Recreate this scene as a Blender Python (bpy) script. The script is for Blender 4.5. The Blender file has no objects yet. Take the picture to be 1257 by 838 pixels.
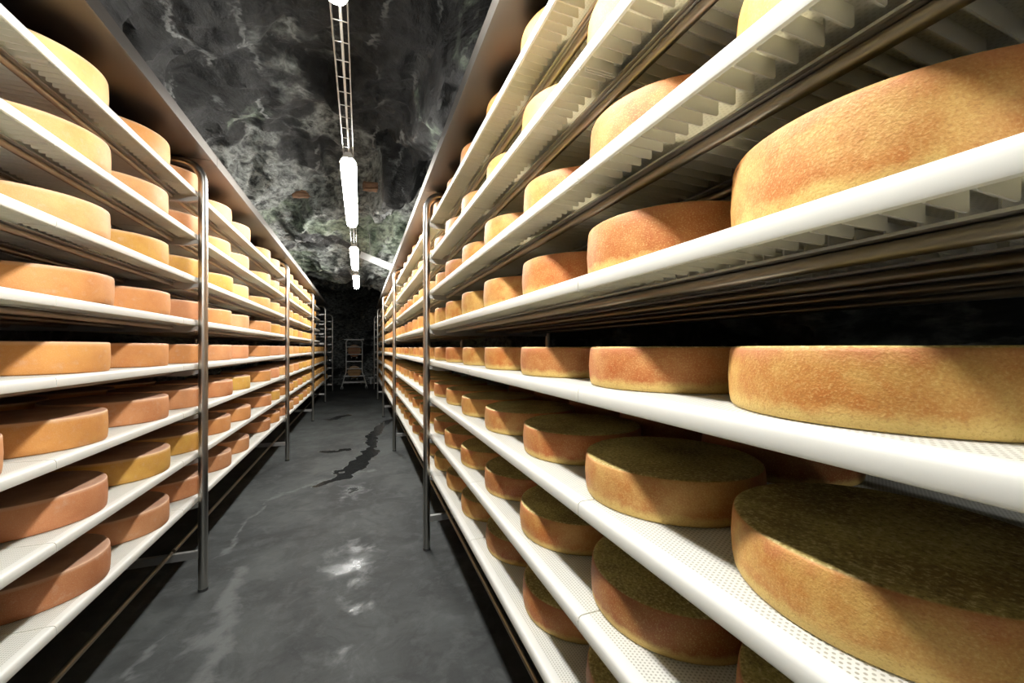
import bpy, bmesh, math, random
import numpy as np
from mathutils import Vector, noise

random.seed(7)
C = bpy.context.scene.collection
SC = bpy.context.scene

# ------------------------------------------------------------------ camera, world, exposure
CAM_H = 1.20
YAW = math.radians(21.04)
F_PX, HORIZON = 483.0, 426.6
cam_d = bpy.data.cameras.new('camera')
cam_d.sensor_fit = 'HORIZONTAL'
cam_d.sensor_width = 36.0
cam_d.lens = F_PX * 36.0 / 1257.0
cam_d.shift_y = (HORIZON - 419.0) / 1257.0
cam_d.clip_start = 0.02
cam = bpy.data.objects.new('camera', cam_d)
cam.location = (0, 0, CAM_H)
cam.rotation_euler = (math.pi / 2, 0, -YAW)
C.objects.link(cam)
SC.camera = cam

world = bpy.data.worlds.new('world')
SC.world = world
world.use_nodes = True
world.node_tree.nodes['Background'].inputs[0].default_value = (0, 0, 0, 1)
world.node_tree.nodes['Background'].inputs[1].default_value = 0.0

SC.view_settings.view_transform = 'Standard'
SC.view_settings.look = 'None'
SC.view_settings.gamma = 1.0
SC.view_settings.use_curve_mapping = False
SC.view_settings.exposure = 0.0
LAMP_STRENGTH = 122.0
LAMP_COLOR = (1.0, 0.99, 0.95)
LAMP_X, LAMP_Z = -0.066, 2.20
LAMPS = [(-2.20, -0.98), (0.04, 1.285), (2.38, 3.58), (4.47, 5.54), (6.20, 7.27)]  # first lamp is unseen behind the camera, put in for its light
SC.cycles.max_bounces = 10
SC.cycles.diffuse_bounces = 6
SC.cycles.transparent_max_bounces = 12
SC.cycles.sample_clamp_indirect = 6.0

# ------------------------------------------------------------------ layout (metres, camera above the origin)
ROW_BOTTOM = [CAM_H + q for q in (0.745, 0.533, 0.319, 0.109, -0.105, -0.3235, -0.5425, -0.762)]
LIP_H = 0.029
BOARD_D, BOARD_L = 0.372, 0.80
POST_Y = [2.3665 + 2.398 * k for k in range(-1, 5)]
SIDES = {
    'right': dict(s=1, post=0.366, board=0.388, seam0=-0.141, lip=0.336),
    'left': dict(s=-1, post=0.728, board=0.750, seam0=0.604, lip=0.668),
}
RAIL_OFF = (0.100, 0.285, 0.482, 0.667)     # rail distance behind the front edge of the boards

# ------------------------------------------------------------------ node helpers
class NT:
    def __init__(self, name):
        self.m = bpy.data.materials.new(name)
        self.m.use_nodes = True
        self.t = self.m.node_tree
        self.b = self.t.nodes['Principled BSDF']
        self.out = self.t.nodes['Material Output']

    def n(self, kind, **kw):
        nd = self.t.nodes.new(kind)
        for k, v in kw.items():
            if k.startswith('i_'):
                key = k[2:]
                key = int(key) if key.isdigit() else key.replace('_', ' ')
                nd.inputs[key].default_value = v
            else:
                setattr(nd, k, v)
        return nd

    def l(self, a, b):
        self.t.links.new(a, b)

    def coord(self, kind='Object', scale=(1, 1, 1)):
        tc = self.n('ShaderNodeTexCoord')
        mp = self.n('ShaderNodeMapping')
        mp.inputs['Scale'].default_value = scale
        self.l(tc.outputs[kind], mp.inputs['Vector'])
        return mp.outputs['Vector']

    def noise(self, vec, scale, detail=4, rough=0.55, dist=0.0):
        nd = self.n('ShaderNodeTexNoise')
        nd.inputs['Scale'].default_value = scale
        nd.inputs['Detail'].default_value = detail
        nd.inputs['Roughness'].default_value = rough
        nd.inputs['Distortion'].default_value = dist
        self.l(vec, nd.inputs['Vector'])
        return nd.outputs['Fac']

    def ramp(self, fac, stops, interp='LINEAR'):
        r = self.n('ShaderNodeValToRGB')
        r.color_ramp.interpolation = interp
        e = r.color_ramp.elements
        while len(e) < len(stops):
            e.new(0.5)
        for k, (p, c) in enumerate(stops):
            e[k].position = p
            e[k].color = (c, c, c, 1) if isinstance(c, (int, float)) else (c[0], c[1], c[2], 1)
        self.l(fac, r.inputs['Fac'])
        return r.outputs['Color']

    def mix(self, fac, a, b, mode='MIX'):
        m = self.n('ShaderNodeMix', data_type='RGBA', blend_type=mode)
        for sock, v in ((m.inputs[0], fac), (m.inputs[6], a), (m.inputs[7], b)):
            if isinstance(v, (int, float)):
                sock.default_value = v
            elif isinstance(v, tuple):
                sock.default_value = (v[0], v[1], v[2], 1)
            else:
                self.l(v, sock)
        return m.outputs[2]

    def math(self, op, a, b=0.0, c=None):
        m = self.n('ShaderNodeMath', operation=op)
        for k, v in enumerate((a, b) if c is None else (a, b, c)):
            if isinstance(v, (int, float)):
                m.inputs[k].default_value = v
            else:
                self.l(v, m.inputs[k])
        return m.outputs[0]

    def bump(self, h, strength=0.3, dist=0.002, normal=None):
        b = self.n('ShaderNodeBump')
        b.inputs['Strength'].default_value = strength
        b.inputs['Distance'].default_value = dist
        self.l(h, b.inputs['Height'])
        if normal is not None:
            self.l(normal, b.inputs['Normal'])
        return b.outputs['Normal']

    def set(self, **kw):
        for k, v in kw.items():
            s = self.b.inputs[k.replace('_', ' ')]
            if isinstance(v, (int, float)):
                s.default_value = v
            elif isinstance(v, tuple):
                s.default_value = (v[0], v[1], v[2], 1)
            else:
                self.l(v, s)


def mat_steel(name, col=(0.50, 0.48, 0.44), rough=0.28, stretch=(40, 40, 2)):
    t = NT(name)
    v = t.coord('Object', stretch)
    f = t.noise(v, 6, 3)
    t.set(Base_Color=t.mix(f, tuple(c * 0.99 for c in col), tuple(min(1, c * 1.01) for c in col)),
          Metallic=1.0, Roughness=t.ramp(f, [(0.3, rough * 0.98), (0.7, rough * 1.02)]))
    return t.m


def translucent(t, amount):
    """mix some translucency under the principled shader: thin milky plastic"""
    tl = t.n('ShaderNodeBsdfTranslucent')
    tl.inputs['Color'].default_value = (0.84, 0.81, 0.66, 1)
    m = t.n('ShaderNodeMixShader')
    m.inputs[0].default_value = amount
    t.l(t.b.outputs[0], m.inputs[1])
    t.l(tl.outputs[0], m.inputs[2])
    return m.outputs[0]


def mat_deck():
    t = NT('perforated_plastic')
    tc = t.n('ShaderNodeTexCoord')
    mp = t.n('ShaderNodeMapping')
    mp.inputs['Scale'].default_value = (1, 1, 0)
    t.l(tc.outputs['Object'], mp.inputs['Vector'])
    vo = t.n('ShaderNodeTexVoronoi', voronoi_dimensions='2D', feature='F1')
    vo.inputs['Scale'].default_value = 1 / 0.0064
    vo.inputs['Randomness'].default_value = 0.0
    sh = t.n('ShaderNodeSeparateXYZ')
    t.l(mp.outputs['Vector'], sh.inputs[0])
    # stagger every other row of holes
    row = t.math('FLOOR', t.math('ADD', t.math('MULTIPLY', sh.outputs[0], 1 / 0.0064), 0.5))
    odd = t.math('MULTIPLY', t.math('MODULO', t.math('ADD', row, 1000), 2), 0.0032)
    cb = t.n('ShaderNodeCombineXYZ')
    t.l(sh.outputs[0], cb.inputs[0])
    t.l(t.math('ADD', sh.outputs[1], odd), cb.inputs[1])
    t.l(cb.outputs[0], vo.inputs['Vector'])
    hole = t.math('LESS_THAN', vo.outputs['Distance'], 0.27)
    inside = t.math('MULTIPLY', t.math('GREATER_THAN', t.math('ABSOLUTE', sh.outputs[0]), 0.020), t.math('LESS_THAN', t.math('ABSOLUTE', sh.outputs[0]), BOARD_D - 0.020))
    hole = t.math('MULTIPLY', hole, inside)
    ge = t.n('ShaderNodeNewGeometry')
    gz = t.n('ShaderNodeSeparateXYZ')
    t.l(ge.outputs['Normal'], gz.inputs[0])
    hole = t.math('MULTIPLY', hole, t.ramp(gz.outputs[2], [(0.0, 0.35), (0.5, 1.0)]))
    t.set(Base_Color=t.mix(hole, (0.85, 0.845, 0.81), (0.34, 0.33, 0.29)), Roughness=0.42)
    t.l(translucent(t, 0.40), t.out.inputs['Surface'])
    return t.m


def mat_plastic():
    t = NT('white_plastic')
    v = t.coord('Object', (1, 1, 1))
    f = t.noise(v, 9, 5)
    t.set(Base_Color=t.mix(f, (0.84, 0.838, 0.815), (0.88, 0.878, 0.86)), Roughness=0.38)
    t.l(translucent(t, 0.36), t.out.inputs['Surface'])
    return t.m


def mat_cheese(name, H, kind):
    """rind: tone comes from each wheel's own object colour, grain and bands are procedural"""
    t = NT(name)
    oi = t.n('ShaderNodeObjectInfo')
    tc = t.n('ShaderNodeTexCoord')
    off = t.n('ShaderNodeVectorMath', operation='ADD')
    sc = t.n('ShaderNodeVectorMath', operation='SCALE')
    cb = t.n('ShaderNodeCombineXYZ')
    for k in range(3):
        t.l(oi.outputs['Random'], cb.inputs[k])
    t.l(cb.outputs[0], sc.inputs[0])
    sc.inputs['Scale'].default_value = 37.0
    t.l(tc.outputs['Object'], off.inputs[0])
    t.l(sc.outputs[0], off.inputs[1])
    v = off.outputs[0]
    sp = t.n('ShaderNodeSeparateXYZ')
    t.l(tc.outputs['Object'], sp.inputs[0])
    z = t.math('DIVIDE', sp.outputs[2], H)
    geo = t.n('ShaderNodeNewGeometry')
    gs = t.n('ShaderNodeSeparateXYZ')
    t.l(geo.outputs['Normal'], gs.inputs[0])
    up = t.ramp(gs.outputs[2], [(0.55, 0), (0.85, 1)])
    big = t.noise(v, 9, 4, 0.6)
    mid = t.noise(v, 34, 4, 0.65)
    mp = t.n('ShaderNodeMapping')
    mp.inputs['Scale'].default_value = (1, 1, 1.15)
    t.l(v, mp.inputs['Vector'])
    grain = t.noise(mp.outputs['Vector'], 380 if kind == 'thin' else 420, 2, 0.6)
    if kind == 'thin':
        zz = t.math('ADD', z, t.math('MULTIPLY', t.math('SUBTRACT', mid, 0.5), 0.28))
        base = oi.outputs['Color']
        red = t.mix(1.0, base, (0.78, 0.46, 0.32), 'MULTIPLY')
        c = t.mix(t.ramp(t.math('ADD', t.math('MULTIPLY', big, 0.6), t.math('MULTIPLY', mid, 0.4)), [(0.40, 0), (0.62, 1)]), base, red)
        yel = (0.66, 0.47, 0.15)
        c = t.mix(t.ramp(zz, [(0.12, 0.95), (0.27, 0.0)]), c, yel)
        c = t.mix(t.ramp(grain, [(0.52, 0.0), (0.72, 0.45)]), c, (0.72, 0.50, 0.20))
        edge = t.math('MULTIPLY', t.ramp(zz, [(0.74, 0.0), (0.95, 0.75)]), t.ramp(big, [(0.40, 0.15), (0.60, 1.0)]))
        c = t.mix(edge, c, (0.50, 0.19, 0.085))
        c = t.mix(t.ramp(grain, [(0.30, 0.4), (0.47, 0.0)]), c, (0.34, 0.14, 0.045))
        top = t.mix(t.ramp(big, [(0.35, 0), (0.65, 1)]), (0.26, 0.18, 0.05), (0.52, 0.42, 0.14))
        spk = t.noise(v, 190, 3, 0.65)
        top = t.mix(t.ramp(spk, [(0.52, 0.0), (0.68, 0.75)]), top, (0.78, 0.66, 0.34))
        top = t.mix(t.ramp(spk, [(0.32, 0.7), (0.48, 0.0)]), top, (0.10, 0.06, 0.02))
        c = t.mix(up, c, top)
        rough = 0.55
        nrm = t.bump(grain, 0.35, 0.0014, t.bump(mid, 0.35, 0.004))
    else:
        base = oi.outputs['Color']
        dk = t.mix(1.0, base, (0.84, 0.72, 0.66), 'MULTIPLY')
        c = t.mix(t.ramp(t.math('ADD', t.math('MULTIPLY', big, 0.7), t.math('MULTIPLY', mid, 0.3)), [(0.38, 0), (0.64, 1)]), base, dk)
        c = t.mix(t.ramp(mid, [(0.56, 0.0), (0.78, 0.35)]), c, (0.66, 0.50, 0.36))
        c = t.mix(t.ramp(grain, [(0.50, 0.0), (0.75, 0.30)]), c, (0.68, 0.46, 0.26))
        rim = t.ramp(z, [(0.86, 0.0), (0.96, 0.45), (1.0, 0.6)])
        c = t.mix(rim, c, (0.66, 0.50, 0.36))
        top = t.mix(t.ramp(big, [(0.35, 0), (0.65, 1)]), (0.26, 0.13, 0.08), (0.38, 0.22, 0.14))
        c = t.mix(up, c, top)
        rough = 0.6
        nrm = t.bump(grain, 0.30, 0.0012, t.bump(mid, 0.2, 0.003))
    t.set(Base_Color=c, Roughness=rough, Normal=nrm, Specular_IOR_Level=0.35)
    return t.m


def mat_rock():
    t = NT('cave_rock')
    v = t.coord('Object')
    at = t.n('ShaderNodeAttribute', attribute_name='mineral')
    a = t.n('ShaderNodeSeparateColor')
    t.l(at.outputs['Color'], a.inputs[0])
    vs = t.coord('Object', (1.0, 1.6, 2.4))
    n1 = t.noise(vs, 2.6, 10, 0.60, 0.15)
    n2 = t.noise(t.coord('Object', (1.0, 0.7, 2.2)), 11, 10, 0.70, 0.12)
    n3 = t.noise(v, 60, 5, 0.65)
    dark = t.mix(t.ramp(n2, [(0.42, 0), (0.64, 1)]), (0.004, 0.004, 0.004), (0.030, 0.031, 0.029))
    pale = t.mix(t.ramp(n2, [(0.40, 0), (0.60, 1)]), (0.022, 0.024, 0.022), (0.36, 0.38, 0.355))
    green = t.mix(t.ramp(n2, [(0.40, 0), (0.60, 1)]), (0.05, 0.068, 0.05), (0.33, 0.39, 0.30))
    m = t.math('ADD', a.outputs[0], t.math('MULTIPLY', t.math('SUBTRACT', n1, 0.5), 1.3))
    c = t.mix(t.ramp(m, [(0.36, 0), (0.66, 1)]), dark, pale)
    g = t.math('ADD', a.outputs[1], t.math('MULTIPLY', t.math('SUBTRACT', n1, 0.5), 1.2))
    c = t.mix(t.ramp(g, [(0.45, 0), (0.65, 1)]), c, green)
    wv = t.n('ShaderNodeTexWave', wave_type='BANDS')
    wv.inputs['Scale'].default_value = 1.3
    wv.inputs['Distortion'].default_value = 7
    wv.inputs['Detail'].default_value = 5
    wv.inputs['Detail Roughness'].default_value = 0.7
    t.l(vs, wv.inputs['Vector'])
    vein = t.math('MULTIPLY', t.ramp(wv.outputs['Fac'], [(0.93, 0), (1.0, 1)]), t.ramp(n1, [(0.48, 0), (0.6, 0.55)]))
    c = t.mix(vein, c, (0.42, 0.43, 0.41))
    nrm = t.bump(n3, 0.35, 0.006, t.bump(n2, 0.8, 0.04))
    t.set(Base_Color=c, Roughness=t.ramp(n2, [(0.3, 0.30), (0.7, 0.75)]), Normal=nrm)
    return t.m


def mat_floor():
    t = NT('wet_concrete')
    v = t.coord('Object')
    at = t.n('ShaderNodeAttribute', attribute_name='wear')
    a = t.n('ShaderNodeSeparateColor')
    t.l(at.outputs['Color'], a.inputs[0])
    n1 = t.noise(v, 1.6, 8, 0.62, 0.5)
    n2 = t.noise(v, 8, 8, 0.68, 0.4)
    n3 = t.noise(v, 90, 4, 0.6)
    n4 = t.noise(v, 3.6, 6, 0.72, 1.2)
    c = t.mix(t.ramp(n1, [(0.38, 0), (0.60, 1)]), (0.014, 0.0155, 0.015), (0.050, 0.055, 0.053))
    c = t.mix(t.ramp(n4, [(0.50, 0), (0.62, 0.55)]), c, (0.014, 0.015, 0.015))
    c = t.mix(t.ramp(n4, [(0.30, 0.5), (0.42, 0.0)]), c, (0.075, 0.08, 0.078))
    c = t.mix(t.ramp(n2, [(0.50, 0), (0.66, 0.5)]), c, (0.075, 0.081, 0.078))
    wet = t.ramp(t.math('ADD', a.outputs[0], t.math('MULTIPLY', t.math('SUBTRACT', n2, 0.5), 0.9)), [(0.40, 0), (0.56, 1)])
    dry = t.ramp(t.math('ADD', a.outputs[1], t.math('MULTIPLY', t.math('SUBTRACT', n2, 0.5), 1.3)), [(0.40, 0), (0.75, 1)])
    c = t.mix(dry, c, (0.095, 0.10, 0.098))
    c = t.mix(wet, c, (0.017, 0.018, 0.018))
    damp = t.math('ADD', a.outputs[2], t.math('MULTIPLY', t.math('SUBTRACT', n2, 0.5), 1.6))
    rough = t.ramp(damp, [(0.30, 0.70), (0.52, 0.48), (0.72, 0.22)])
    rough = t.mix(wet, rough, (0.16, 0.16, 0.16))
    nrm = t.bump(n3, 0.12, 0.002, t.bump(n2, 0.30, 0.008))
    t.set(Base_Color=c, Roughness=rough, Normal=nrm, Specular_IOR_Level=0.5)
    return t.m


def mat_plain(name, col, rough=0.5, metal=0.0, var=0.15, scale=12):
    t = NT(name)
    f = t.noise(t.coord('Object'), scale, 5)
    t.set(Base_Color=t.mix(f, tuple(c * (1 - var) for c in col), tuple(min(1, c * (1 + var)) for c in col)),
          Roughness=rough, Metallic=metal)
    return t.m


def mat_emit():
    t = NT('lamp_glow')
    t.set(Base_Color=(0.9, 0.9, 0.88), Emission_Color=LAMP_COLOR, Emission_Strength=LAMP_STRENGTH)
    return t.m


M = dict(
    steel=mat_steel('brushed_steel'), trolley=mat_steel('trolley_steel', (0.78, 0.77, 0.74), 0.5),
    rail=mat_steel('rail_steel', (0.38, 0.33, 0.25), 0.40, (40, 2, 40)),
    cover=mat_steel('cover_steel', (0.135, 0.122, 0.108), 0.44, (30, 2, 30)),
    arm=mat_steel('arm_steel', (0.55, 0.54, 0.52), 0.45, (2, 30, 30)),
    deck=mat_deck(), plastic=mat_plastic(),
    thin=mat_cheese('thin_wheel_rind', 0.078, 'thin'), young=mat_cheese('young_wheel_rind', 0.102, 'thin'),
    thick=mat_cheese('thick_wheel_rind', 0.094, 'thick'),
    thin_far=mat_plain('far_thin_rind', (0.52, 0.27, 0.08), 0.6, 0, 0.45, 5), thick_far=mat_plain('far_thick_rind', (0.58, 0.31, 0.09), 0.6, 0, 0.35, 5),
    rock=mat_rock(), floor=mat_floor(), emit=mat_emit(),
    housing=mat_plain('lamp_housing', (0.55, 0.56, 0.55), 0.5),
    wire=mat_plain('zinc_wire', (0.62, 0.62, 0.60), 0.35, 0.9),
    zinc=mat_plain('zinc_channel', (0.70, 0.71, 0.70), 0.5, 0.2),
    rust=mat_plain('rusty_brick', (0.20, 0.11, 0.06), 0.85, 0, 0.5, 25),
    rubber=mat_plain('black_rubber', (0.03, 0.03, 0.03), 0.6),
    castor=mat_plain('pale_castor', (0.75, 0.75, 0.72), 0.45),
)

# ------------------------------------------------------------------ mesh helpers
class MB:
    def __init__(self):
        self.v, self.f, self.smooth = [], [], []

    def add(self, vs, fs, smooth=False):
        o = len(self.v)
        self.v += [tuple(p) for p in vs]
        self.f += [tuple(i + o for i in f) for f in fs]
        self.smooth += [smooth] * len(fs)

    def box(self, x0, x1, y0, y1, z0, z1):
        vs = [(x, y, z) for z in (z0, z1) for y in (y0, y1) for x in (x0, x1)]
        self.add(vs, [(0, 2, 3, 1), (4, 5, 7, 6), (0, 1, 5, 4), (2, 6, 7, 3), (0, 4, 6, 2), (1, 3, 7, 5)])

    def prism(self, prof, axis, a, b):
        """closed 2D profile extruded along an axis: axis 1 -> profile (x,z) along y; axis 0 -> (y,z) along x; axis 2 -> (x,y) along z"""
        def p3(q, t):
            return {1: (q[0], t, q[1]), 0: (t, q[0], q[1]), 2: (q[0], q[1], t)}[axis]
        n = len(prof)
        vs = [p3(q, a) for q in prof] + [p3(q, b) for q in prof]
        fs = [(k, (k + 1) % n, (k + 1) % n + n, k + n) for k in range(n)]
        fs += [tuple(range(n))[::-1], tuple(range(n, 2 * n))]
        self.add(vs, fs)

    def tube(self, pts, r, seg=12, caps=True):
        pts = [Vector(p) for p in pts]
        n = len(pts)
        rings = []
        prev = None
        for k, p in enumerate(pts):
            d = (pts[min(k + 1, n - 1)] - pts[max(k - 1, 0)]).normalized()
            ref = Vector((0, 0, 1)) if abs(d.z) < 0.9 else Vector((0, 1, 0))
            if prev is None:
                a = d.cross(ref).normalized()
            else:
                a = (prev - d * prev.dot(d)).normalized()
            prev = a
            b = d.cross(a)
            rings.append([p + (a * math.cos(2 * math.pi * i / seg) + b * math.sin(2 * math.pi * i / seg)) * r for i in range(seg)])
        vs = [q for ring in rings for q in ring]
        fs = []
        for k in range(n - 1):
            for i in range(seg):
                j = (i + 1) % seg
                fs.append((k * seg + i, k * seg + j, (k + 1) * seg + j, (k + 1) * seg + i))
        self.add(vs, fs, True)
        if caps:
            self.add(rings[0], [tuple(range(seg))[::-1]])
            self.add(rings[-1], [tuple(range(seg))])

    def lathe(self, prof, seg=48, axis=2, wob=None):
        """profile of (r, z) from bottom centre to top centre"""
        vs, fs = [], []
        n = len(prof)
        for k, (r, z) in enumerate(prof):
            for i in range(seg):
                a = 2 * math.pi * i / seg
                rr = r * (wob(a, z) if wob else 1.0)
                vs.append((rr * math.cos(a), rr * math.sin(a), z))
        for k in range(n - 1):
            for i in range(seg):
                j = (i + 1) % seg
                fs.append((k * seg + i, k * seg + j, (k + 1) * seg + j, (k + 1) * seg + i))
        if axis == 1:
            vs = [(x, -z, y) for x, y, z in vs]
        fs.append(tuple(range(seg))[::-1])
        fs.append(tuple(range((n - 1) * seg, n * seg)))
        self.add(vs, fs, True)

    def mesh(self, name, mat):
        me = bpy.data.meshes.new(name)
        me.from_pydata(self.v, [], self.f)
        me.materials.append(mat)
        me.polygons.foreach_set('use_smooth', self.smooth)
        me.update()
        bm = bmesh.new()
        bm.from_mesh(me)
        bmesh.ops.recalc_face_normals(bm, faces=bm.faces)
        bm.to_mesh(me)
        bm.free()
        return me


def link(name, me, parent=None, loc=(0, 0, 0)):
    o = bpy.data.objects.new(name, me)
    o.location = loc
    C.objects.link(o)
    if parent is not None:
        o.parent = parent
    return o


def tag(o, label, cat, group=None):
    o['label'] = label
    o['category'] = cat
    if group:
        o['group'] = group
    return o


def sharp(me, ang=0.6):
    try:
        me.set_sharp_from_angle(angle=ang)
    except Exception:
        pass
    return me


ORD = ['first', 'second', 'third', 'fourth', 'fifth', 'sixth', 'seventh', 'eighth', 'ninth', 'tenth', 'eleventh', 'twelfth',
       'thirteenth', 'fourteenth', 'fifteenth', 'sixteenth', 'seventeenth', 'eighteenth', 'nineteenth', 'twentieth']
ORD += ['twenty-' + w for w in ORD[:9]] + ['thirtieth'] + ['thirty-' + w for w in ORD[:9]]
SHELF = ['top', 'second', 'third', 'fourth', 'fifth', 'sixth', 'seventh', 'bottom']


def shelf_words(r):
    return {0: 'top shelf', 7: 'bottom shelf'}.get(r, SHELF[r] + ' shelf down')


def project(x, y, z):
    zc = x * math.sin(YAW) + y * math.cos(YAW)
    xc = x * math.cos(YAW) - y * math.sin(YAW)
    if zc < 0.02:
        return None
    return 628.5 + F_PX * xc / zc, HORIZON - F_PX * (z - CAM_H) / zc


def unproject(px, py, zc):
    xc = (px - 628.5) / F_PX * zc
    return (xc * math.cos(YAW) + zc * math.sin(YAW), -xc * math.sin(YAW) + zc * math.cos(YAW), CAM_H + (HORIZON - py) / F_PX * zc)


def on_floor(px, py):
    zc = F_PX * CAM_H / (py - HORIZON)
    p = unproject(px, py, zc)
    return p[0], p[1]


# ------------------------------------------------------------------ cave shell
Y0, Y1 = -3.2, 14.2
XL, XR = -1.98, 1.60


def fr(p, H=1.0, lac=2.1, octv=6, basis='BLENDER'):
    return noise.fractal(p, H, lac, octv, noise_basis=basis)


def vault():
    """grid over the tunnel's cross-section and length, displaced into broken rock"""
    NU, NV = 280, 680
    mid, half = (XL + XR) / 2, (XR - XL) / 2
    base = []
    fine = []
    for k in range(4001):
        a = math.pi * (1 - k / 4000)
        ca, sa = math.cos(a), math.sin(a)
        fine.append((mid + half * math.copysign(abs(ca) ** 0.62, ca), abs(sa) ** 0.72, ca, sa))
    run = [0.0]
    for p, q in zip(fine, fine[1:]):
        run.append(run[-1] + math.hypot(q[0] - p[0], (q[1] - p[1]) * 2.9))
    k = 0
    for iu in range(NU + 1):
        while k < 4000 and run[k] < run[-1] * iu / NU:
            k += 1
        base.append(fine[k])
    pts, masks, big_d, fine_d, slots = [], [], [], [], []
    for iv in range(NV + 1):
        y = Y0 + (Y1 - Y0) * iv / NV
        # crown height falls to a brow near y = 8.6 and stays low behind it
        s = min(1, max(0, (y - 4.6) / 4.0))
        crown = 2.98 - 0.33 * s * s * (3 - 2 * s)
        if y > 8.7:
            crown += 0.55 * min(1, (y - 8.7) / 0.7)
        for iu, (x, zf, ca, sa) in enumerate(base):
            z = crown * zf
            p = Vector((x, y, z))
            nrm = Vector((-ca * 0.9, 0, -max(0.12, sa) * 0.9)).normalized()
            q = Vector((x * 1.0 + 5.3, y * 0.75, z * 1.5))
            d = 0.0
            wq = q + Vector((fr(q * 0.9), fr(q * 0.9 + Vector((7, 3, 1))), fr(q * 0.9 + Vector((1, 8, 5))))) * 0.25
            for sc, am in ((0.7, 0.50), (1.7, 0.40), (4.2, 0.22)):
                dist, cen = noise.voronoi(wq * sc)
                tilt = noise.cell_vector(cen[0] * 3.7) - Vector((0.5, 0.5, 0.5))
                d += am * tilt.dot((wq * sc - cen[0])) / sc + 0.03 * am / sc * (noise.cell(cen[0] * 5.1) - 0.5) * 6
                d -= 0.05 * am / sc * max(0, 1 - (dist[1] - dist[0]) * 9)
            d += 0.04 * fr(q * 0.7, 0.9, 2.1, 4)
            fine_d.append(0.030 * fr(Vector((q.x * 5, q.y * 5, q.z * 8)), 0.7, 2.2, 5) + 0.05 * abs(fr(Vector((q.x * 2.2 + 7, q.y * 2.6, q.z * 2.2)), 0.9, 2.1, 4)))
            w = min(1, max(0.35, z / 1.6))
            big_d.append(d)
            slots.append((p, nrm, w))
            # pale mineral bands over the third and fourth lamp, dark over the first
            far = min(1, max(0, (y - 3.6 + 0.5 * fr(Vector((x * 1.5, y, 3)))) / 0.45))
            side_pale = 0.16 * min(1, abs(x + 0.1) / 0.9) if y < 3.2 else 0.0
            b = fr(Vector((x * 0.9 + 2, y * 0.7 + 11, z * 1.2)), 1.0, 2.1, 4)
            m = -0.36 + side_pale + 1.08 * far * (1 if y < 8.4 else 0.85) + 0.6 * b + (0.45 if z < 1.7 and x > 0.9 else 0.0)  # low right wall paled to stand in for faint light behind the rack
            g = 0.05 + 0.48 * min(1, max(0, (y - 4.8) / 0.6)) * min(1, max(0, (8.3 - y) / 0.6)) + 0.55 * fr(Vector((x * 0.8 + 31, y * 0.8 - 4, z)), 1.0, 2.1, 3)
            masks.append((min(1, max(0, m)), min(1, max(0, g)), 0, 1))
    # soften the steps between the blocks so that no cliff is thinner than the grid
    D = np.array(big_d).reshape(NV + 1, NU + 1)
    for _ in range(2):
        P = np.pad(D, 1, mode='edge')
        D = (P[:-2, 1:-1] + P[2:, 1:-1] + P[1:-1, :-2] + P[1:-1, 2:] + 2 * P[1:-1, 1:-1]) / 6
    for (p, nrm, w), d, e in zip(slots, D.ravel().tolist(), fine_d):
        pts.append(tuple(p - nrm * ((d + e) * w)))

    def piece(name, u0, u1):
        vs, cs, fs = [], [], []
        w = u1 - u0 + 1
        for iv in range(NV + 1):
            for iu in range(u0, u1 + 1):
                vs.append(pts[iv * (NU + 1) + iu])
                cs.append(masks[iv * (NU + 1) + iu])
        for iv in range(NV):
            for iu in range(w - 1):
                a = iv * w + iu
                fs.append((a, a + w, a + w + 1, a + 1))
        me = bpy.data.meshes.new(name)
        me.from_pydata(vs, [], fs)
        at = me.color_attributes.new('mineral', 'FLOAT_COLOR', 'POINT')
        at.data.foreach_set('color', [c for q in cs for c in q])
        me.materials.append(M['rock'])
        me.polygons.foreach_set('use_smooth', [True] * len(fs))
        sharp(me, 0.75)
        o = link(name, me)
        o['kind'] = 'structure'
        return o
    k0, k1 = int(NU * 0.29), int(NU * 0.71)
    piece('wall_left', 0, k0)
    piece('ceiling', k0, k1)
    piece('wall_right', k1, NU)
    return pts, NU, NV


VP, NU, NV = vault()


def ceiling_z(x, y):
    """height of the rock over a point"""
    iv = max(0, min(NV, round((y - Y0) / (Y1 - Y0) * NV)))
    row = VP[iv * (NU + 1):(iv + 1) * (NU + 1)]
    q = [p for p in row if p[2] > 1.6]
    return min(q, key=lambda p: abs(p[0] - x))[2]


def end_wall(name, y, sgn):
    n, m = 90, 80
    vs, fs = [], []
    for j in range(m + 1):
        for i in range(n + 1):
            x = XL - 0.3 + (XR - XL + 0.6) * i / n
            z = -0.05 + 3.6 * j / m
            q = Vector((x, y, z)) * 1.4
            s = noise.voronoi(q)[0]
            vs.append((x, y + sgn * (0.22 * (s[1] - s[0]) + 0.12 * fr(q * 2, 0.9, 2.1, 5)), z))
    for j in range(m):
        for i in range(n):
            a = j * (n + 1) + i
            fs.append((a, a + 1, a + n + 2, a + n + 1))
    me = bpy.data.meshes.new(name)
    me.from_pydata(vs, [], fs)
    at = me.color_attributes.new('mineral', 'FLOAT_COLOR', 'POINT')
    at.data.foreach_set('color', [c for x, _, z in vs for c in (0.62 + 0.45 * fr(Vector((x * 1.3, z * 1.3, y))) + (0.3 if x > 0.05 and z < 1.0 else 0), 0.1, 0, 1)])  # end wall rock painted paler in place of missing light there
    me.materials.append(M['rock'])
    me.polygons.foreach_set('use_smooth', [True] * len(fs))
    link(name, me)['kind'] = 'structure'


end_wall('wall_back', Y1 - 0.25, -1)
end_wall('wall_front', Y0 + 0.1, 1)


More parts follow.
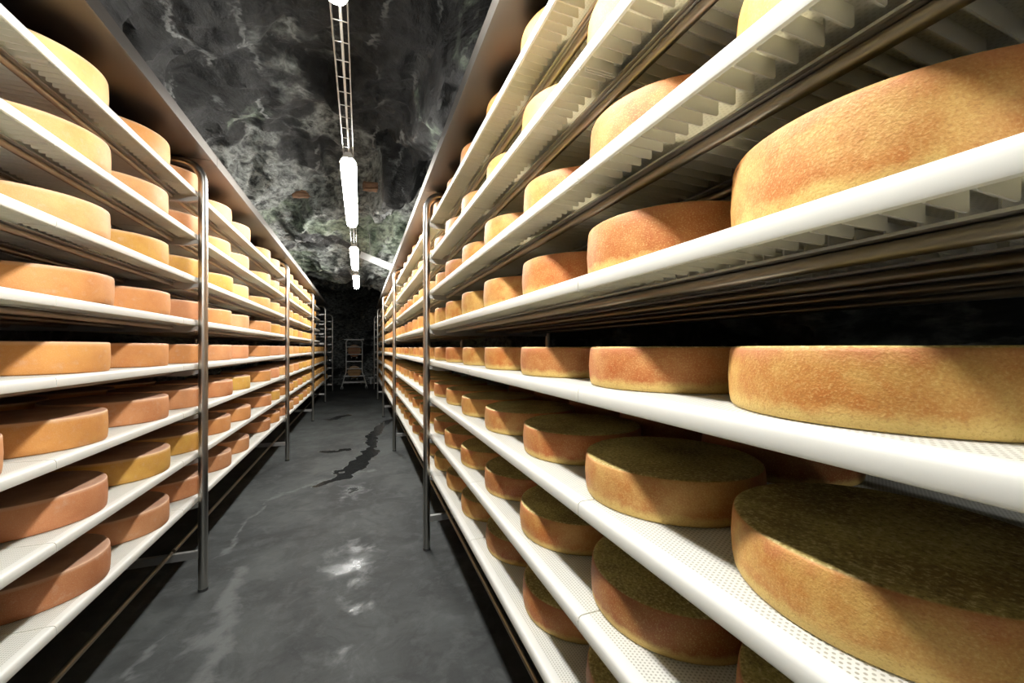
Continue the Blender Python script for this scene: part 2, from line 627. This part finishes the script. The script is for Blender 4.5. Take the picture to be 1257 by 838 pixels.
def seg_dist(px, py, line):
    best = 9
    for (ax, ay), (bx, by) in zip(line, line[1:]):
        dx, dy = bx - ax, by - ay
        t = max(0, min(1, ((px - ax) * dx + (py - ay) * dy) / (dx * dx + dy * dy + 1e-9)))
        best = min(best, math.hypot(px - ax - t * dx, py - ay - t * dy))
    return best


def build_floor():
    wet_lines = [([on_floor(*p) for p in ((486, 514), (468, 521), (459, 533), (457, 546), (449, 562), (436, 574), (420, 583), (395, 594))], 0.085),
                 ([on_floor(*p) for p in ((396, 553), (414, 556), (430, 553))], 0.07),
                 ([on_floor(*p) for p in ((405, 515), (425, 510))], 0.08)]
    dry_lines = [([on_floor(*p) for p in ((322, 615), (360, 601), (400, 588), (430, 580), (457, 578))], 0.05),
                 ([on_floor(*p) for p in ((228, 825), (254, 776), (280, 738), (300, 705))], 0.06),
                 ([on_floor(*p) for p in ((170, 815), (205, 780))], 0.03),
                 ([on_floor(*p) for p in ((262, 690), (300, 640), (350, 600))], 0.02)]
    damp_pts = [on_floor(*p) for p in ((432, 690), (434, 602), (440, 745), (430, 800), (436, 640), (425, 715))]
    xs = [XL - 0.2 + 0.10 * i for i in range(13)]
    xs = [x for x in xs if x < -0.85] + [-0.85 + 0.022 * i for i in range(64)] + [0.6, 0.8, 1.0, 1.2, 1.4, 1.6, 1.85]
    ys = [-3.3, -2.5, -1.5, -0.6] + [0.0 + 0.03 * i for i in range(240)] + [7.2 + 0.09 * i for i in range(80)]
    vs, cs, fs = [], [], []
    for y in ys:
        for x in xs:
            vs.append((x, y, 0.0))
            jx = fr(Vector((x * 3, y * 3, 1)), 0.8, 2.1, 4) * 0.07
            jy = fr(Vector((x * 3, y * 3, 9)), 0.8, 2.1, 4) * 0.12
            x0_, y0_ = x + jx, y + jy
            w = max(1.05 - seg_dist(x0_, y0_, l) / s * 0.65 for l, s in wet_lines)
            d = max(0.85 - seg_dist(x0_, y0_, l) / s * 0.5 for l, s in dry_lines)
            dp = 0.16 + max(q - math.hypot(x - a, (y - b) * 0.6) * 3.2 for (a, b), q in zip(damp_pts, (0.62, 0.55, 0.30, 0.28, 0.22, 0.40)))
            cs += [max(0, w), max(0, d), max(0, min(1, dp)), 1]
    n = len(xs)
    for j in range(len(ys) - 1):
        for i in range(n - 1):
            a = j * n + i
            fs.append((a, a + 1, a + n + 1, a + n))
    me = bpy.data.meshes.new('floor')
    me.from_pydata(vs, [], fs)
    at = me.color_attributes.new('wear', 'FLOAT_COLOR', 'POINT')
    at.data.foreach_set('color', cs)
    me.materials.append(M['floor'])
    link('floor', me)['kind'] = 'structure'


build_floor()

# ------------------------------------------------------------------ steel racks
POST_R = 0.020
ARCH_Z = CAM_H + 0.928
RACK_D = 0.805


def arc(cx, cz, r, a0, a1, n=7):
    return [(cx + r * math.cos(a0 + (a1 - a0) * k / n), cz + r * math.sin(a0 + (a1 - a0) * k / n)) for k in range(n + 1)]


def build_rack(side):
    S = SIDES[side]
    s = S['s']
    root = bpy.data.objects.new('steel_rack', None)
    root.location = (s * S['post'], POST_Y[0], 0)
    C.objects.link(root)
    tag(root, f'long stainless steel shelving rack along the {side} side of the aisle', 'rack')
    # part coordinates: x = distance behind the front posts (times s), y along the aisle from the first frame
    r = 0.085
    prof = [(0, 0.012)] + [(p[0], p[1]) for p in arc(r, ARCH_Z - POST_R - r, r, math.pi, math.pi / 2)]
    prof += [(p[0], p[1]) for p in arc(RACK_D - r, ARCH_Z - POST_R - r, r, math.pi / 2, 0)] + [(RACK_D, 0.012)]
    m = MB()
    m.tube([(s * x, 0, z) for x, z in prof], POST_R, 16)
    frame = sharp(m.mesh('upright_frame', M['steel']), 0.7)
    m = MB()
    m.tube([(0, 0, 0), (0, 0, 0.013)], POST_R + 0.001, 16)
    foot = m.mesh('foot', M['rubber'])
    # cross arm: flat bar with a slanting front end
    a0 = POST_R * 0.6
    m = MB()
    m.prism([(s * a0, -0.004), (s * (RACK_D - a0), -0.004), (s * (RACK_D - a0), -0.034), (s * (a0 + 0.05), -0.034), (s * a0, -0.020)], 1, -0.011, 0.011)
    arm = m.mesh('cross_arm', M['arm'])
    m = MB()
    m.prism([(s * a0, 0.20), (s * (RACK_D - a0), 0.20), (s * (RACK_D - a0), 0.165), (s * a0, 0.165)], 1, -0.011, 0.011)
    foot_arm = m.mesh('cross_arm', M['arm'])
    L = 2.398 - 0.024
    m = MB()
    m.tube([(0, 0, 0), (0, L, 0)], 0.0095, 12)
    rail = sharp(m.mesh('rail', M['rail']), 0.7)
    m = MB()
    pr = [(-0.019, 0.0), (-0.019, 0.0035)]
    for k in range(1, 8):
        pr.append((-0.019 + k * 0.038 / 8, 0.0035))
    pr += [(0.019, 0.0035), (0.019, 0.0)]
    for k in range(7, 0, -1):
        pr.append((-0.019 + k * 0.038 / 8, 0.0 if k % 2 else 0.0014))
    m.prism(pr, 1, 0, L)
    strip = m.mesh('rail_strip', M['arm'])
    front = S['board'] - S['post']
    for k, y in enumerate(POST_Y):
        yy = y - POST_Y[0]
        f = link('upright_frame', frame, root, (0, yy, 0))
        link('foot', foot, f)
        link('foot', foot, f, (s * RACK_D, 0, 0))
        link('cross_arm', foot_arm, root, (0, yy, 0))
        for zb in ROW_BOTTOM:
            link('cross_arm', arm, root, (0, yy, zb))
        if k == len(POST_Y) - 1:
            continue
        for zb in ROW_BOTTOM:
            for off in RAIL_OFF:
                rl = link('rail', rail, root, (s * (front + off), yy + 0.012, zb - 0.0130))
                link('rail_strip', strip, rl, (0, 0, 0.0095))
        for off in (RAIL_OFF[0], RAIL_OFF[2]):
            link('rail', rail, root, (s * (front + off), yy + 0.012, 0.2095))
    # sheet cover on top of the arches, with a folded front edge
    zt, zl = CAM_H + 0.950, CAM_H + 0.902
    xo = S['lip'] - S['post']
    sections = [(-0.9, 2.36), (2.364, 7.16), (7.164, 9.62)]
    for a, b in sections:
        m = MB()
        m.prism([(s * xo, zt), (s * (RACK_D + 0.03), zt), (s * (RACK_D + 0.03), zt - 0.02), (s * (xo + 0.004), zt - 0.02), (s * (xo + 0.004), zl + 0.003),
                 (s * (xo + 0.008), zl + 0.003), (s * (xo + 0.008), zl), (s * xo, zl)], 1, a - POST_Y[0], b - POST_Y[0])
        link('top_cover', m.mesh('top_cover', M['cover']), root)
    return root


RACK = {k: build_rack(k) for k in SIDES}

# ------------------------------------------------------------------ shelf boards
RIB_N, RIB_P = 30, BOARD_L / 30


def board_meshes(s):
    """meshes in board coordinates: origin at the front lower edge, x towards the wall (times s), y along the aisle"""
    L = BOARD_L - 0.003
    D = BOARD_D
    m = MB()
    m.box(*(sorted((s * 0.016, s * (D - 0.016)))), 0, L, LIP_H - 0.006, LIP_H - 0.0005)
    deck = m.mesh('deck', M['deck'])
    m = MB()
    w, h = 0.024, LIP_H
    pr = [(w, h), (0.009, h), (0.0050, h - 0.0012), (0.0018, h - 0.0042), (0.0004, h - 0.009), (0, h * 0.5), (0.0002, 0.005), (0.0014, 0.0014), (0.004, 0.0), (0.0068, 0.0006), (0.0068, h - 0.010), (0.010, h - 0.0062), (w, h - 0.0062)]
    for x0, sg in ((0, 1), (D, -1)):
        m.prism([(s * (x0 + sg * x), z) for x, z in pr], 1, 0, L)
    m.box(*(sorted((s * 0.018, s * (D - 0.018)))), 0, 0.003, 0.002, LIP_H - 0.005)
    m.box(*(sorted((s * 0.018, s * (D - 0.018)))), L - 0.003, L, 0.002, LIP_H - 0.005)
    rim = sharp(m.mesh('rim', M['plastic']), 0.7)
    for p in rim.polygons:
        p.use_smooth = True
    spans = [(0.0065, RAIL_OFF[0] - 0.027), (RAIL_OFF[0] + 0.027, RAIL_OFF[1] - 0.027), (RAIL_OFF[1] + 0.027, D - 0.0065)]

    def rib_into(m, y):
        for a, b in spans:
            m.prism([(s * a, LIP_H - 0.0055), (s * b, LIP_H - 0.0055), (s * b, 0.003), (s * (b - 0.003), 0.0), (s * (a + 0.003), 0.0), (s * a, 0.003)], 1, y - 0.0011, y + 0.0011)
    m = MB()
    rib_into(m, 0)
    rib = m.mesh('rib', M['plastic'])
    m = MB()
    for k in range(RIB_N):
        y = (k + 0.5) * RIB_P
        for a, b in spans:
            m.box(*(sorted((s * a, s * b))), y - 0.0011, y + 0.0011, 0.0, LIP_H - 0.0055)
    ribs = m.mesh('ribs', M['plastic'])
    return deck, rim, rib, ribs


BOARDS = {1: board_meshes(1), -1: board_meshes(-1)}


def build_boards():
    for side, S in SIDES.items():
        s = S['s']
        deck, rim, rib, ribs = BOARDS[s]
        for r, zb in enumerate(ROW_BOTTOM):
            if side == 'right':
                n = 14
            else:
                n = 10 if r < 4 else 13
            for depth in (0, 1):
                first = 0
                if depth == 1:
                    if r == 4:
                        continue
                    n = min(n, 6 if r < 4 else 5)
                    first = 1 if side == 'left' else 0
                for k in range(first, n):
                    y = S['seam0'] + k * BOARD_L
                    x = S['board'] + depth * (BOARD_D + 0.010)
                    root = bpy.data.objects.new('shelf_board', None)
                    root.location = (s * x, y, zb)
                    C.objects.link(root)
                    line = 'front' if depth == 0 else 'back'
                    tag(root, f'white perforated plastic board, {ORD[k - first]} from camera, {line} line, {shelf_words(r)}, {side} rack',
                        'shelf board', f'{line} boards on the {shelf_words(r)} of the {side} rack')
                    link('deck', deck, root)
                    link('rim', rim, root)
                    near = (r < 4 and ((side == 'right' and k < (3 if depth == 0 else 2)) or (side == 'left' and k < 2 and depth == 0)))
                    if near:
                        for q in range(RIB_N):
                            link('rib', rib, root, (0, (q + 0.5) * RIB_P, 0))
                    else:
                        link('ribs', ribs, root)['kind'] = 'stuff'


build_boards()

# ------------------------------------------------------------------ cheese wheels
def wheel_mesh(name, R, H, mat, seg, seed, dish=0.0016):
    rnd = random.Random(seed)
    ph = [rnd.uniform(0, 6.28) for _ in range(4)]
    am = [0.006, 0.004, 0.003, 0.002]

    def wob(a, z):
        return 1 + sum(am[k] * math.sin((k + 2) * a + ph[k] + z * 9) for k in range(4)) * 0.8
    bul = rnd.uniform(0.0012, 0.0035)
    prof = [(R * 0.5, 0), (R - 0.008, 0.0), (R - 0.003, 0.0012), (R - 0.0008, 0.005), (R + bul * 0.4, H * 0.2), (R + bul, H * 0.5), (R + bul * 0.4, H * 0.8), (R, H - 0.006),
            (R - 0.0012, H - 0.0022), (R - 0.004, H - 0.0004), (R - 0.008, H), (R - 0.020, H - dish * 0.6), (R * 0.8, H - dish), (R * 0.4, H - dish * 0.4)]
    m = MB()
    m.lathe(prof, seg, 2, wob)
    me = sharp(m.mesh(name, mat), 1.2)
    return me


R_THIN, H_THIN, X_THIN = 0.165, 0.078, 0.588
H_YOUNG = 0.102      # the upper four shelves of the right rack hold taller, paler wheels
R_THICK, H_THICK, X_THICK = 0.184, 0.094, 0.942
WHEEL = {
    'right': ([wheel_mesh('thin_wheel', R_THIN, H_THIN, M['thin'], 96, k) for k in range(3)], [wheel_mesh('thin_wheel', R_THIN, H_THIN, M['thin'], 36, k + 9) for k in range(2)]),
    'young': ([wheel_mesh('young_wheel', R_THIN, H_YOUNG, M['young'], 96, k + 40) for k in range(3)], [wheel_mesh('young_wheel', R_THIN, H_YOUNG, M['young'], 36, k + 49) for k in range(2)]),
    'left': ([wheel_mesh('thick_wheel', R_THICK, H_THICK, M['thick'], 80, k + 20) for k in range(3)], [wheel_mesh('thick_wheel', R_THICK, H_THICK, M['thick'], 36, k + 29) for k in range(2)]),
}
TONES = {
    'thin': {'tan': (0.53, 0.275, 0.08), 'golden tan': (0.57, 0.335, 0.095), 'reddish tan': (0.49, 0.215, 0.065), 'brown': (0.38, 0.165, 0.05)},
    'thick': {'pale orange': (0.64, 0.355, 0.13), 'golden': (0.58, 0.335, 0.065), 'pinkish': (0.61, 0.29, 0.125), 'orange': (0.60, 0.28, 0.085), 'cream': (0.68, 0.46, 0.19), 'brick red': (0.54, 0.235, 0.09)},
}
LEFT_TONES = [
    ['cream', 'orange', 'pinkish', 'pinkish', 'pale orange', 'cream', 'cream', 'pale orange'],
    ['pale orange', 'pale orange', 'pinkish', 'orange', 'pale orange', 'cream', 'cream', 'orange'],
    ['pale orange', 'golden', 'golden', 'golden', 'pale orange', 'pale orange', 'cream', 'pinkish'],
    ['orange', 'orange', 'pinkish', 'orange', 'pinkish', 'pinkish', 'golden', 'orange'],
    ['orange', 'orange', 'orange', 'pinkish', 'pinkish', 'orange', 'pinkish', 'pinkish'],
    ['pinkish', 'orange', 'pinkish', 'pinkish', 'brick red', 'golden', 'orange', 'pinkish'],
    ['brick red', 'golden', 'golden', 'orange', 'orange', 'brick red', 'golden', 'orange'],
    ['brick red', 'pinkish', 'brick red', 'pinkish', 'pinkish', 'brick red', 'orange', 'pinkish'],
]
RIGHT_TONES = [
    ['golden tan', 'golden tan', 'tan', 'golden tan'], ['golden tan', 'tan', 'golden tan', 'tan'],
    ['golden tan', 'reddish tan', 'tan', 'tan', 'golden tan'], ['golden tan', 'reddish tan', 'reddish tan', 'tan', 'golden tan'],
    ['golden tan', 'reddish tan', 'reddish tan', 'tan', 'golden tan'], ['golden tan', 'golden tan', 'reddish tan', 'tan', 'golden tan'],
    ['brown', 'brown', 'tan', 'brown', 'golden tan'], ['brown', 'reddish tan', 'brown', 'golden tan', 'tan'],
]
rc = random.Random(3)


def in_view(x, y, z, R, H):
    for k in range(16):
        for zz in (z, z + H):
            p = project(x + R * math.cos(k * math.pi / 8), y + R * math.sin(k * math.pi / 8), zz)
            if p and 0 <= p[0] <= 1257 and 0 <= p[1] <= 838:
                return True
    return False


FAR_Y = 6.75
far_spots = []


def place_wheel(side, r, idx, x, y, zb, tone, label, group):
    R, H = (R_THIN, H_THIN) if side == 'right' else (R_THICK, H_THICK)
    form = 'young' if side == 'right' and zb > CAM_H else side
    near, far = WHEEL[form]
    if y > FAR_Y:
        far_spots.append((form, x, y, zb + LIP_H))
        return
    me = (near if y < 5 else far)[rc.randrange(3 if y < 5 else 2)]
    kind = 'thin' if side == 'right' else 'thick'
    o = link('cheese_wheel', me, None, (x, y, zb + LIP_H))
    o.rotation_euler.z = rc.uniform(0, 6.28)
    k = rc.uniform(0.9, 1.08)
    c = TONES[kind][tone]
    o.color = (c[0] * k, c[1] * k * rc.uniform(0.96, 1.04), c[2] * k * rc.uniform(0.9, 1.1), 1)
    tag(o, label, 'cheese', group)


def build_wheels():
    # right rack: thin brown wheels
    for r, zb in enumerate(ROW_BOTTOM):
        idx = 0
        for k in range(30):
            y = 0.273 + 0.357 * k + rc.uniform(-0.006, 0.006)
            x = X_THIN + rc.uniform(-0.006, 0.008)
            if y > 10.75 or not in_view(x, y, zb + LIP_H, R_THIN, H_YOUNG if r < 4 else H_THIN):
                continue
            tl = RIGHT_TONES[r]
            tone = tl[idx] if idx < len(tl) else rc.choice(['tan', 'golden tan', 'reddish tan', 'tan'] if r < 6 else ['brown', 'tan', 'reddish tan', 'golden tan'])
            place_wheel('right', r, idx, x, y, zb, tone,
                        f'{tone} speckled cheese wheel, {ORD[idx]} from camera, {shelf_words(r)}, right rack', f'cheese wheels on the {shelf_words(r)} of the right rack')
            idx += 1
        if r == 5:
            idx = 0
            for k in range(1, 6):
                y = 0.273 + 0.357 * k + 0.05
                x = X_THIN + BOARD_D + 0.010
                if not in_view(x, y, zb + LIP_H, R_THIN, H_THIN):
                    continue
                place_wheel('right', r, idx, x, y, zb, 'brown',
                            f'shadowed brown cheese wheel, {ORD[idx]} from camera, back line, {shelf_words(r)}, right rack', f'back line of wheels on the {shelf_words(r)} of the right rack')
                idx += 1
    # left rack: thick orange wheels
    ys = [1.195, 1.62, 2.05, 2.465, 2.925, 3.35, 4.08, 4.51, 4.935] + [5.36 + 0.428 * k for k in range(13)]
    for r, zb in enumerate(ROW_BOTTOM):
        idx = 0
        for y in ys:
            y += rc.uniform(-0.008, 0.008)
            x = -(X_THICK + rc.uniform(-0.006, 0.006))
            if y > (8.3 if r < 4 else 10.7) or not in_view(x, y, zb + LIP_H, R_THICK, H_THICK):
                continue
            tl = LEFT_TONES[r]
            tone = tl[idx] if idx < len(tl) else rc.choice(['golden', 'pale orange', 'orange', 'golden'])
            place_wheel('left', r, idx, x, y, zb, tone,
                        f'{tone} smooth cheese wheel, {ORD[idx]} from camera, {shelf_words(r)}, left rack', f'cheese wheels on the {shelf_words(r)} of the left rack')
            idx += 1
        if r == 5:
            idx = 0
            for y in (1.62, 2.05, 2.5, 2.93):
                x = -(X_THICK + BOARD_D + 0.012)
                if not in_view(x, y, zb + LIP_H, R_THICK, H_THICK):
                    continue
                place_wheel('left', r, idx, x, y, zb, 'orange',
                            f'shadowed orange cheese wheel, {ORD[idx]} from camera, back line, {shelf_words(r)}, left rack', f'back line of wheels on the {shelf_words(r)} of the left rack')
                idx += 1


build_wheels()


def build_far_wheels():
    """wheels past the third posts, a few pixels each: one object"""
    vs, fs, cols, mi, o = [], [], [], [], 0
    for side, x, y, z in far_spots:
        me = WHEEL[side][1][0]
        vs += [(v.co.x + x, v.co.y + y, v.co.z + z) for v in me.vertices]
        fs += [[i + o for i in p.vertices] for p in me.polygons]
        mi += [1 if side == 'left' else 0] * len(me.polygons)
        o += len(me.vertices)
    me = bpy.data.meshes.new('far_wheels')
    me.from_pydata(vs, [], fs)
    me.materials.append(M['thin_far'])
    me.materials.append(M['thick_far'])
    me.polygons.foreach_set('material_index', mi)
    me.polygons.foreach_set('use_smooth', [True] * len(fs))
    sharp(me, 1.2)
    ob = link('cheese_wheels', me)
    ob['kind'] = 'stuff'
    tag(ob, 'tiny orange and tan cheese wheels crowding both racks at the far end of the aisle', 'cheese')


build_far_wheels()

# ------------------------------------------------------------------ lamps and cable tray
TRAY_Z = LAMP_Z + 0.105


def lamp_meshes(L):
    def loops(prof, ends):
        m = MB()
        n = len(prof)
        vs = [(x * k, y, z0 + (z - z0) * kz) for y, k, kz, z0 in ends for x, z in prof]
        fs = []
        for q in range(len(ends) - 1):
            for i in range(n):
                j = (i + 1) % n
                fs.append((q * n + i, q * n + j, (q + 1) * n + j, (q + 1) * n + i))
        fs += [tuple(range(n))[::-1], tuple(range((len(ends) - 1) * n, len(ends) * n))]
        m.add(vs, fs)
        return m
    prof = [(-0.041, 0.060), (-0.041, 0.030), (-0.030, 0.006), (-0.015, 0.0), (0.015, 0.0), (0.030, 0.006), (0.041, 0.030), (0.041, 0.060)]
    diff = loops(prof, [(0, 0.55, 0.6, 0.060), (0.03, 0.85, 0.9, 0.060), (0.06, 1, 1, 0.060), (L - 0.06, 1, 1, 0.060), (L - 0.03, 0.85, 0.9, 0.060), (L, 0.55, 0.6, 0.060)])
    hp = [(-0.044, 0.060), (-0.044, 0.072), (-0.026, 0.092), (0.026, 0.092), (0.044, 0.072), (0.044, 0.060)]
    hous = loops(hp, [(0, 0.58, 1, 0.06), (0.06, 1, 1, 0.06), (L - 0.06, 1, 1, 0.06), (L, 0.58, 1, 0.06)])
    return diff.mesh('diffuser', M['emit']), hous.mesh('housing', M['housing'])


LAMP_WORDS = ['glowing white tube lamp behind the camera', 'glowing white tube lamp cut off by the top edge of the picture',
              'large glowing white tube lamp at the far end of the long wire ladder', 'mid-sized glowing white tube lamp hanging level with the pale channel',
              'smallest and farthest glowing white tube lamp above the trolley']
for k, (a, b) in enumerate(LAMPS):
    root = bpy.data.objects.new('tube_lamp', None)
    root.location = (LAMP_X, a, LAMP_Z)
    C.objects.link(root)
    tag(root, LAMP_WORDS[k], 'lamp', 'tube lamps under the cable tray')
    d, h = lamp_meshes(b - a)
    link('diffuser', d, root)
    link('housing', h, root)
    m = MB()
    for y in (0.25, b - a - 0.25):
        m.box(-0.010, 0.010, y - 0.012, y + 0.012, 0.090, 0.107)
    link('clip', m.mesh('clip', M['zinc']), root)

tray = bpy.data.objects.new('cable_tray', None)
tray.location = (LAMP_X, -2.4, TRAY_Z)
C.objects.link(tray)
tag(tray, 'narrow galvanised wire ladder tray carrying the tube lamps under the rock ceiling', 'cable tray')
TL = 10.0
for x in (-0.026, 0.026):
    for z in (0.0, 0.032):
        m = MB()
        m.tube([(x, 0, z), (x, TL, z)], 0.0022, 6)
        link('side_wire', m.mesh('side_wire', M['wire']), tray)
m = MB()
m.tube([(-0.026, 0, 0.034), (-0.026, 0, 0.0), (0.026, 0, 0.0), (0.026, 0, 0.034)], 0.0022, 6)
rung = m.mesh('rung', M['wire'])
for k in range(100):
    link('rung', rung, tray, (0, 0.05 + 0.1 * k, 0))
m = MB()
m.tube([(0, 0, 0.006), (0.004, TL * 0.5, 0.006), (0, TL, 0.006)], 0.005, 6)
link('cable', m.mesh('cable', M['castor']), tray)
for a, b in LAMPS:
    y = (a + b) / 2
    m = MB()
    m.tube([(0, 0, 0.0), (0, 0, ceiling_z(LAMP_X, y) - TRAY_Z + 0.05)], 0.003, 6)
    m.box(-0.03, 0.03, -0.008, 0.008, 0.0, 0.006)
    link('hanger', m.mesh('hanger', M['wire']), tray, (0, y + 2.4, 0))

# ------------------------------------------------------------------ trolley at the end of the aisle
def build_trolley():
    W, cx, cy = 0.215, -0.17, 12.13
    root = bpy.data.objects.new('trolley', None)
    root.location = (cx, cy, 0)
    root.rotation_euler.z = 0.02
    C.objects.link(root)
    tag(root, 'tall steel trolley on castors holding two wheels at the far end of the aisle', 'trolley')
    top, r = 1.42, 0.07
    for yy in (0.0, 0.34):
        pts = [(-0.325, 0.12), (-0.29, 0.25), (-W - 0.01, 0.47), (-W, 0.53)] + arc(-W + r, top - r, r, math.pi, math.pi / 2) + arc(W - r, top - r, r, math.pi / 2, 0) + [(W, 0.53), (W + 0.01, 0.47), (0.29, 0.25), (0.325, 0.12)]
        m = MB()
        m.tube([(x, yy, z) for x, z in pts], 0.014, 10)
        link('side_frame', m.mesh('side_frame', M['trolley']), root)
        for x in (-0.325, 0.325):
            m = MB()
            m.tube([(x, yy, 0.12), (x, yy, 0.085)], 0.012, 8)
            m.box(x - 0.026, x - 0.020, yy - 0.02, yy + 0.02, 0.03, 0.09)
            m.box(x + 0.020, x + 0.026, yy - 0.02, yy + 0.02, 0.03, 0.09)
            m.box(x - 0.026, x + 0.026, yy - 0.02, yy + 0.02, 0.085, 0.092)
            c = link('castor', m.mesh('castor', M['castor']), root)
            m = MB()
            m.tube([(x - 0.019, yy, 0.04), (x + 0.019, yy, 0.04)], 0.04, 14)
            link('castor_wheel', m.mesh('castor_wheel', M['rubber']), c)
    m = MB()
    m.box(-W - 0.05, W + 0.05, -0.03, 0.37, top + 0.0, top + 0.022)
    link('top_tray', m.mesh('top_tray', M['zinc']), root)
    zs = [CAM_H - (q - HORIZON) * 11.26 / 483 for q in (425.8, 434.8, 443.7, 452.7, 461.6, 469.4)]
    for z in zs:
        w = W if z > 0.5 else 0.29
        for yy in (0.0, 0.34):
            m = MB()
            m.tube([(-w, yy, z), (w, yy, z)], 0.011, 8)
            link('cross_bar', m.mesh('cross_bar', M['trolley']), root)
    # tracks that carry the wheels standing on edge
    for k, zc in enumerate((CAM_H - (430.3 - HORIZON) * 11.26 / 483, CAM_H - (456.5 - HORIZON) * 11.26 / 483)):
        m = MB()
        for x in (-0.07, 0.07):
            m.tube([(x, 0.0, zc - 0.1985), (x, 0.34, zc - 0.1985)], 0.009, 8)
        link('track', m.mesh('track', M['steel']), root)
        m = MB()
        m.box(-W, W, 0.014, 0.032, zc - 0.014, zc + 0.014)
        link('stop_strip', m.mesh('stop_strip', mat_plain('strip_wood', (0.45, 0.27, 0.12), 0.6)), root)
        me = MB()
        R, H = 0.1775 + 0.0, 0.094
        me.lathe([(R * 0.5, 0), (R - 0.01, 0), (R - 0.003, 0.004), (R, 0.012), (R + 0.002, H / 2), (R, H - 0.012), (R - 0.003, H - 0.004), (R - 0.01, H), (R * 0.5, H - 0.001)], 40, 1)
        o = link('cheese_wheel', sharp(me.mesh('standing_wheel', M['thick']), 1.2), None, (cx, cy + 0.20, zc))
        o.color = ((0.50, 0.25, 0.13, 1), (0.54, 0.33, 0.13, 1))[k]
        tag(o, ('brownish orange cheese wheel standing on edge in the upper half of the trolley', 'golden cheese wheel standing on edge in the lower half of the trolley')[k], 'cheese')


build_trolley()

# ------------------------------------------------------------------ small things in the rock
def small_things():
    # grey channel jutting into the aisle between the third and fourth lamp
    a, b = Vector(unproject(443, 312.5, 5.5)), Vector(unproject(490, 332, 5.4))
    d = (b - a).normalized()
    up = Vector((0, 0, 1))
    n = d.cross(up).normalized()
    w = n.cross(d).normalized()
    m = MB()
    vs = []
    for p in (a, b + d * 0.06):
        for u, v in ((-0.02, -0.045), (0.02, -0.045), (0.02, 0.045), (-0.02, 0.045)):
            vs.append(p + n * u + w * v)
    m.add(vs, [(3, 2, 1, 0), (4, 5, 6, 7), (0, 1, 5, 4), (1, 2, 6, 5), (2, 3, 7, 6), (3, 0, 4, 7)])
    o = link('metal_channel', m.mesh('metal_channel', M['zinc']))
    tag(o, 'pale grey metal channel sloping out from above the right rack under the rock ceiling', 'channel')
    m = MB()
    p = a + d * 0.14
    m.tube([tuple(p + w * 0.04), (p.x, p.y, ceiling_z(p.x, p.y) + 0.06)], 0.007, 8)
    link('hanger', m.mesh('hanger', M['wire']), o)
    # low pale pipe at the foot of the end wall
    m = MB()
    x, y, _ = unproject(448, 464, 12.9)
    m.tube([(0, 0, 0), (0.42, 0, 0)], 0.02, 10)
    for q in (0.08, 0.34):
        m.box(q - 0.015, q + 0.015, -0.02, 0.02, -0.2, 0)
    x2, y2, z2 = unproject(452, 464.5, 13.0)
    o = link('low_pipe', m.mesh('low_pipe', M['zinc']), None, (x2, y2, 0.2))
    tag(o, 'low pale pipe on short feet at the foot of the dark end wall', 'pipe')


small_things()


def bricks():
    for px, py, wd, lab in ((375, 240, 0.26, 'orange-brown broken brick lodged in the rock ceiling left of the large lamp'),
                            (463, 232, 0.25, 'orange-brown broken brick lodged in the rock ceiling right of the large lamp')):
        # march along the view ray until it meets the rock
        zc = 2.0
        while zc < 9:
            x, y, z = unproject(px, py, zc)
            if z > ceiling_z(x, y) - 0.01:
                break
            zc += 0.03
        rnd = random.Random(px)
        m = MB()
        m.box(-wd / 2, wd / 2, -0.04, 0.04, -0.022, 0.05)
        bm = bmesh.new()
        me = m.mesh('brick', M['rust'])
        bm.from_mesh(me)
        bmesh.ops.subdivide_edges(bm, edges=bm.edges, cuts=3, use_grid_fill=True)
        for v in bm.verts:
            v.co += Vector((rnd.uniform(-1, 1), rnd.uniform(-1, 1), rnd.uniform(-1, 1))) * 0.011
        bm.to_mesh(me)
        bm.free()
        o = link('brick', me, None, (x, y, z))
        o.rotation_euler = (0.15, -0.1, 0.1)
        tag(o, lab, 'brick')


bricks()
